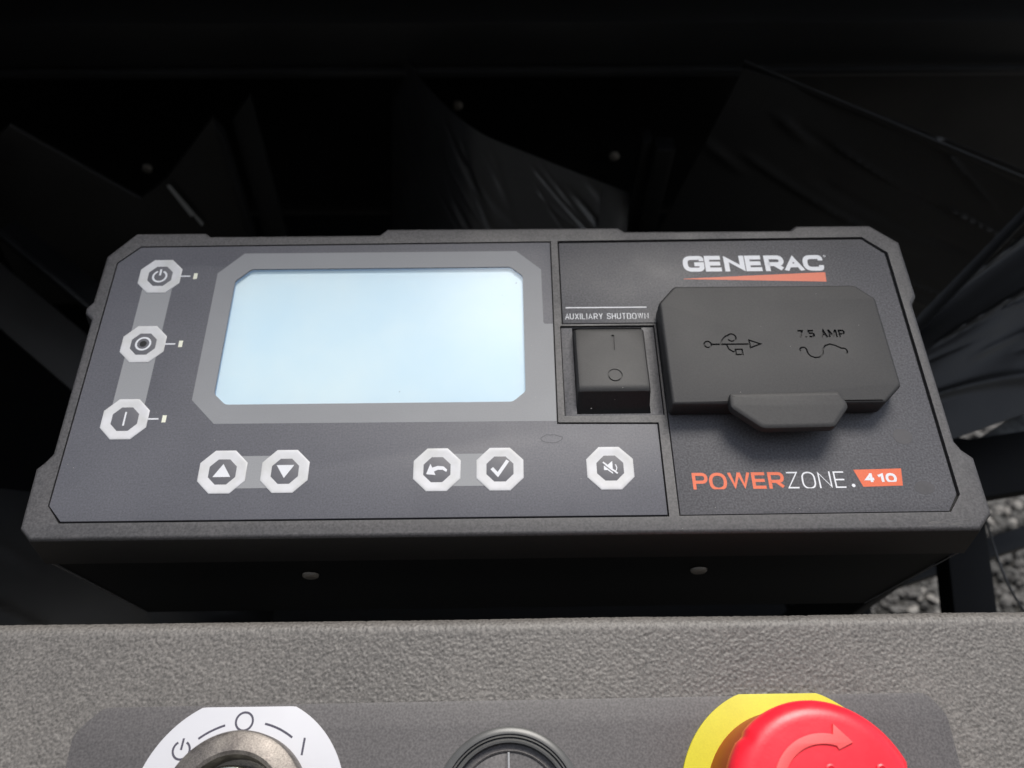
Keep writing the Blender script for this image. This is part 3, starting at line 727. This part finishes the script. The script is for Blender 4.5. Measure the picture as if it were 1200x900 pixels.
bm = bmesh.new(); text(bm, 'ZONE', 89.4, 108.8, -39.7, -33.9, .5, TZ, r=0.5, gap=0.17); flat(circle(111, -38.9, .6, 16), TZ, bm=bm); link('lettering', bm, M['white'], mp)
link('number_flag', flat([(112.1, -33.4), (128.0, -33.1), (127.1, -39.1), (114.1, -39.4)], TZ), M['orange'], mp)
bm = bmesh.new(); text(bm, '410', 114.9, 125.7, -37.8, -34.7, .88, TZ + .03, r=0.42, gap=0.2); link('lettering', bm, M['white'], mp)
smu = []
for cx, cy, rx, ry, s in ((131.5, -21.5, 3.3, 2.9, 3), (134, -40, 3.4, 2.4, 6)):
    p = [(cx + rx * math.cos(k * .42), cy + ry * math.sin(k * .42) * (1 + .3 * noise.noise(Vector((k * .7, s, 0))))) for k in range(15)]
    smu.append(flat(p, TZ))
M['smudge2'] = mat('plate_smudge', (0.044, 0.042, 0.046), 0.50, grain=0.1, var=0.3, vscale=300)
for b_ in smu: link('smudge', b_, M['smudge2'], mp)

# auxiliary switch
sw = link('switch_frame', slab(offset(rec_hole, -0.3), -2.2, -0.7, 0.12, holes=[[(22.1, -11.7), (47.4, -11.7), (47.4, 23.3), (22.1, 23.3)]], hole_depth=-6), M['plate'], pan)
link('switch_well', flat([(21.5, -12.3), (48, -12.3), (48, 22.4), (21.5, 22.4)], -5.9), M['dark'], sw)
bm = bmesh.new()
pr = [(20.6, -5.5), (20.6, 2.6), (20.0, 3.6), (19.0, 4.1), (8, 4.4), (-3.4, 5.2), (-4.9, 5.2), (-5.8, 4.7), (-6.4, 3.6), (-11.0, -2.0), (-11.3, -5.5)]
for (xa, ins) in ((22.4, 1), (22.9, 0)): pass
cols = [(22.3, -1.0), (22.9, -0.25), (24.2, 0.0), (45.6, 0.0), (46.7, -0.25), (47.2, -1.0)]
g = []
for x, dz in cols: g.append([bm.verts.new((x + (0.5 if x > 30 else -0.0) * 0, y, z + (dz if z > 0 else 0))) for y, z in pr])
for a, b in zip(g[:-1], g[1:]):
    for i in range(len(pr) - 1): bm.faces.new((a[i], a[i + 1], b[i + 1], b[i]))
bm.faces.new(g[0][::-1]); bm.faces.new(g[-1]); bm.faces.new([g[i][0] for i in range(6)] + [g[5][-1]] + [g[i][-1] for i in range(4, -1, -1)])
bmesh.ops.recalc_face_normals(bm, faces=bm.faces)
rk = link('rocker', bm, M['rocker'], sw, angle=40)

def carve(target, cutters):
    """sink closed prisms into a part; done at a thousand times the size so that the solver's tolerances do not matter"""
    base = Vector(root_of(target)['base']); keep = target.matrix_basis.copy(); par = target.parent
    target.parent = None; target.matrix_world = Matrix.Identity(4); target.data.transform(Matrix.Scale(1000, 4))
    for cbm in cutters:
        bmesh.ops.recalc_face_normals(cbm, faces=cbm.faces)
        for v in cbm.verts: v.co = v.co - base
        me = bpy.data.meshes.new('cut'); cbm.to_mesh(me); cbm.free()
        c = bpy.data.objects.new('cut', me); COL.objects.link(c)
        md = target.modifiers.new('b', 'BOOLEAN'); md.object = c; md.operation = 'DIFFERENCE'; md.solver = 'EXACT'; md.use_self = False
        for us in (False, True):
            md.use_self = us
            bpy.context.view_layer.update(); nm = bpy.data.meshes.new_from_object(target.evaluated_get(bpy.context.evaluated_depsgraph_get()))
            if len(nm.polygons) > len(target.data.polygons) + 4: break
        target.modifiers.clear()
        if len(nm.polygons) > 20: target.data = nm
        bpy.data.objects.remove(c)
    target.data.transform(Matrix.Scale(0.001, 4)); target.data.set_sharp_from_angle(angle=math.radians(32))
    target.parent = par; target.matrix_basis = keep
class Cuts(list):
    pass
cb = Cuts(); zt = 4.75
draw(cb, [(35.9, 17.2), (35.7, 10.9)], .95, 4.35, depth=.65)
draw(cb, circle(35.4, 0.4, 2.35, 24), .45, zt + .05, True, depth=.3)
carve(rk, cb)

# rubber port cover
CT = 8.2
cov = ccw([(52.9, 28.0), (59.0, 35.2), (124.6, 35.2), (130.8, 29.4), (131.2, -6.3), (124.3, -12.8), (53.2, -12.8)])
bm = bmesh.new(); cr_ = rounded(cov, 0.8, True, 3)
rings(bm, cr_, [(-0.6, PZ), (0.1, 1.0), (0.15, CT - 1.1), (-0.1, CT - .45), (-.5, CT - .1), (-1.0, CT)])
fill(bm, [offset(cr_, -1.0)], CT); fill(bm, [offset(cr_, -0.6)], PZ, up=False); bmesh.ops.remove_doubles(bm, verts=bm.verts, dist=1e-4); bmesh.ops.recalc_face_normals(bm, faces=bm.faces)
pc = link('port_cover', bm, M['rubber'], pan)
cb = Cuts(); D_ = 0.8
text(cb, '7.5 AMP', 99.7, 116.6, 12.9, 16.0, .68, CT, r=0.3, gap=0.13, depth=D_)
draw(cb, circle(67.9, 10.4, 1.25, 16), .55, CT, True, depth=D_)                         # USB trident
draw(cb, [(69.0, 10.4), (82.6, 10.4)], .65, CT, depth=D_)
draw(cb, [(82.5, 8.9), (82.5, 12.0), (86.3, 10.4)], .56, CT, True, depth=D_)
draw(cb, [(72.4, 10.5)] + [(73.2, 12.2), (74.6, 13.8)] + arc(76.6, 13.1, 1.5, 150, -150, 12), .56, CT, depth=D_)
draw(cb, [(74.4, 10.3), (75.0, 8.4), (76.3, 7.4), (77.2, 7.3)], .56, CT, depth=D_)
draw(cb, [(77.2, 6.2), (77.2, 8.3), (79.5, 8.3), (79.5, 6.2)], .56, CT, True, depth=D_)
draw(cb, arc(100.7, 7.7, 1.2, 200, -30, 10)[:-1] + [(102.0, 6.6), (102.7, 5.4), (104.2, 4.7), (106.0, 4.9), (107.1, 6.2), (107.6, 8.0), (108.6, 9.5), (110.4, 10.1), (112.2, 9.5), (113.6, 8.6)] + arc(114.6, 7.2, 1.2, 110, -60, 8), .56, CT, depth=D_)
carve(pc, cb)
tab = rounded(ccw([(72.0, -9.8), (109.0, -9.4), (110.9, -15.0), (104.7, -22.7), (81.0, -23.0), (71.6, -15.2)]), 1.3, True, 3)
bm = bmesh.new(); rings(bm, tab, [(-.8, 6.6), (0, 7.2), (.05, 9.3), (-.25, 9.9), (-.8, 10.2), (-1.6, 10.3)]); fill(bm, [offset(tab, -1.6)], 10.3); fill(bm, [offset(tab, -.8)], 6.6, up=False)
bmesh.ops.remove_doubles(bm, verts=bm.verts, dist=1e-4); bmesh.ops.recalc_face_normals(bm, faces=bm.faces)
link('pull_tab', bm, M['rubber'], pc)

# scuffs at the lower right corner of the rim
bm = bmesh.new(); rs_ = random.Random(4)
for k in range(16):
    x, y = rs_.uniform(128, 149), rs_.uniform(-53.0, -51.2); l = rs_.uniform(1, 6); a = rs_.uniform(-.08, .25)
    if x + l < 148.5: draw(bm, [(x, y), (x + l * .5, y + l * .5 * a + .1), (x + l, y + l * a)], rs_.uniform(.07, .16), 0.02 + k * .002)
link('scuff', bm, M['scuff'], hs, kind='stuff')
# dust specks on the panel
bm = bmesh.new()
def speck(x, y, z, s):
    k = 5; vs = [bm.verts.new((x + s * math.cos(i * 1.257 + x) * random.uniform(.6, 1.1), y + s * math.sin(i * 1.257 + x) * random.uniform(.6, 1.1), z)) for i in range(k)]
    bm.faces.new(vs)
for i in range(70):
    x, y = random.uniform(-147, 147), random.uniform(-53, 66)
    on_l = -100 < x < 3 and -5 < y < 49
    if 18 < x < 53 and -14 < y < 25: continue
    if 52 < x < 132 and -24 < y < 36: speck(x, max(-11, y), CT + .03, random.uniform(.06, .14)) if x > 55 and y < 33 and y > -11 else None
    elif not on_l: speck(x, y, 0.05 if not (-140 < x < 140 and -46 < y < 60) else MZ + .06, random.uniform(.05, .15))
for x, y, z, s in ((-118.9, 0, 0, 0), (27, -10, 0.3, .22), (37.5, -4.8, 5.3, .2), (35, -7.6, 2.2, .14)):
    if s: speck(x, y, z, s)
link('dust_speck', bm, M['dust'], pan, kind='stuff')
bm = bmesh.new()
for x, y, s in ((-39, -2.4, .2), (-3, 38, .16), (-2.6, 34, .12), (2.2, 43.5, .25), (-30, 14, .1)): speck(x, y, MZ - .2, s)
link('window_speck', bm, M['membrane'], pan, kind='stuff')
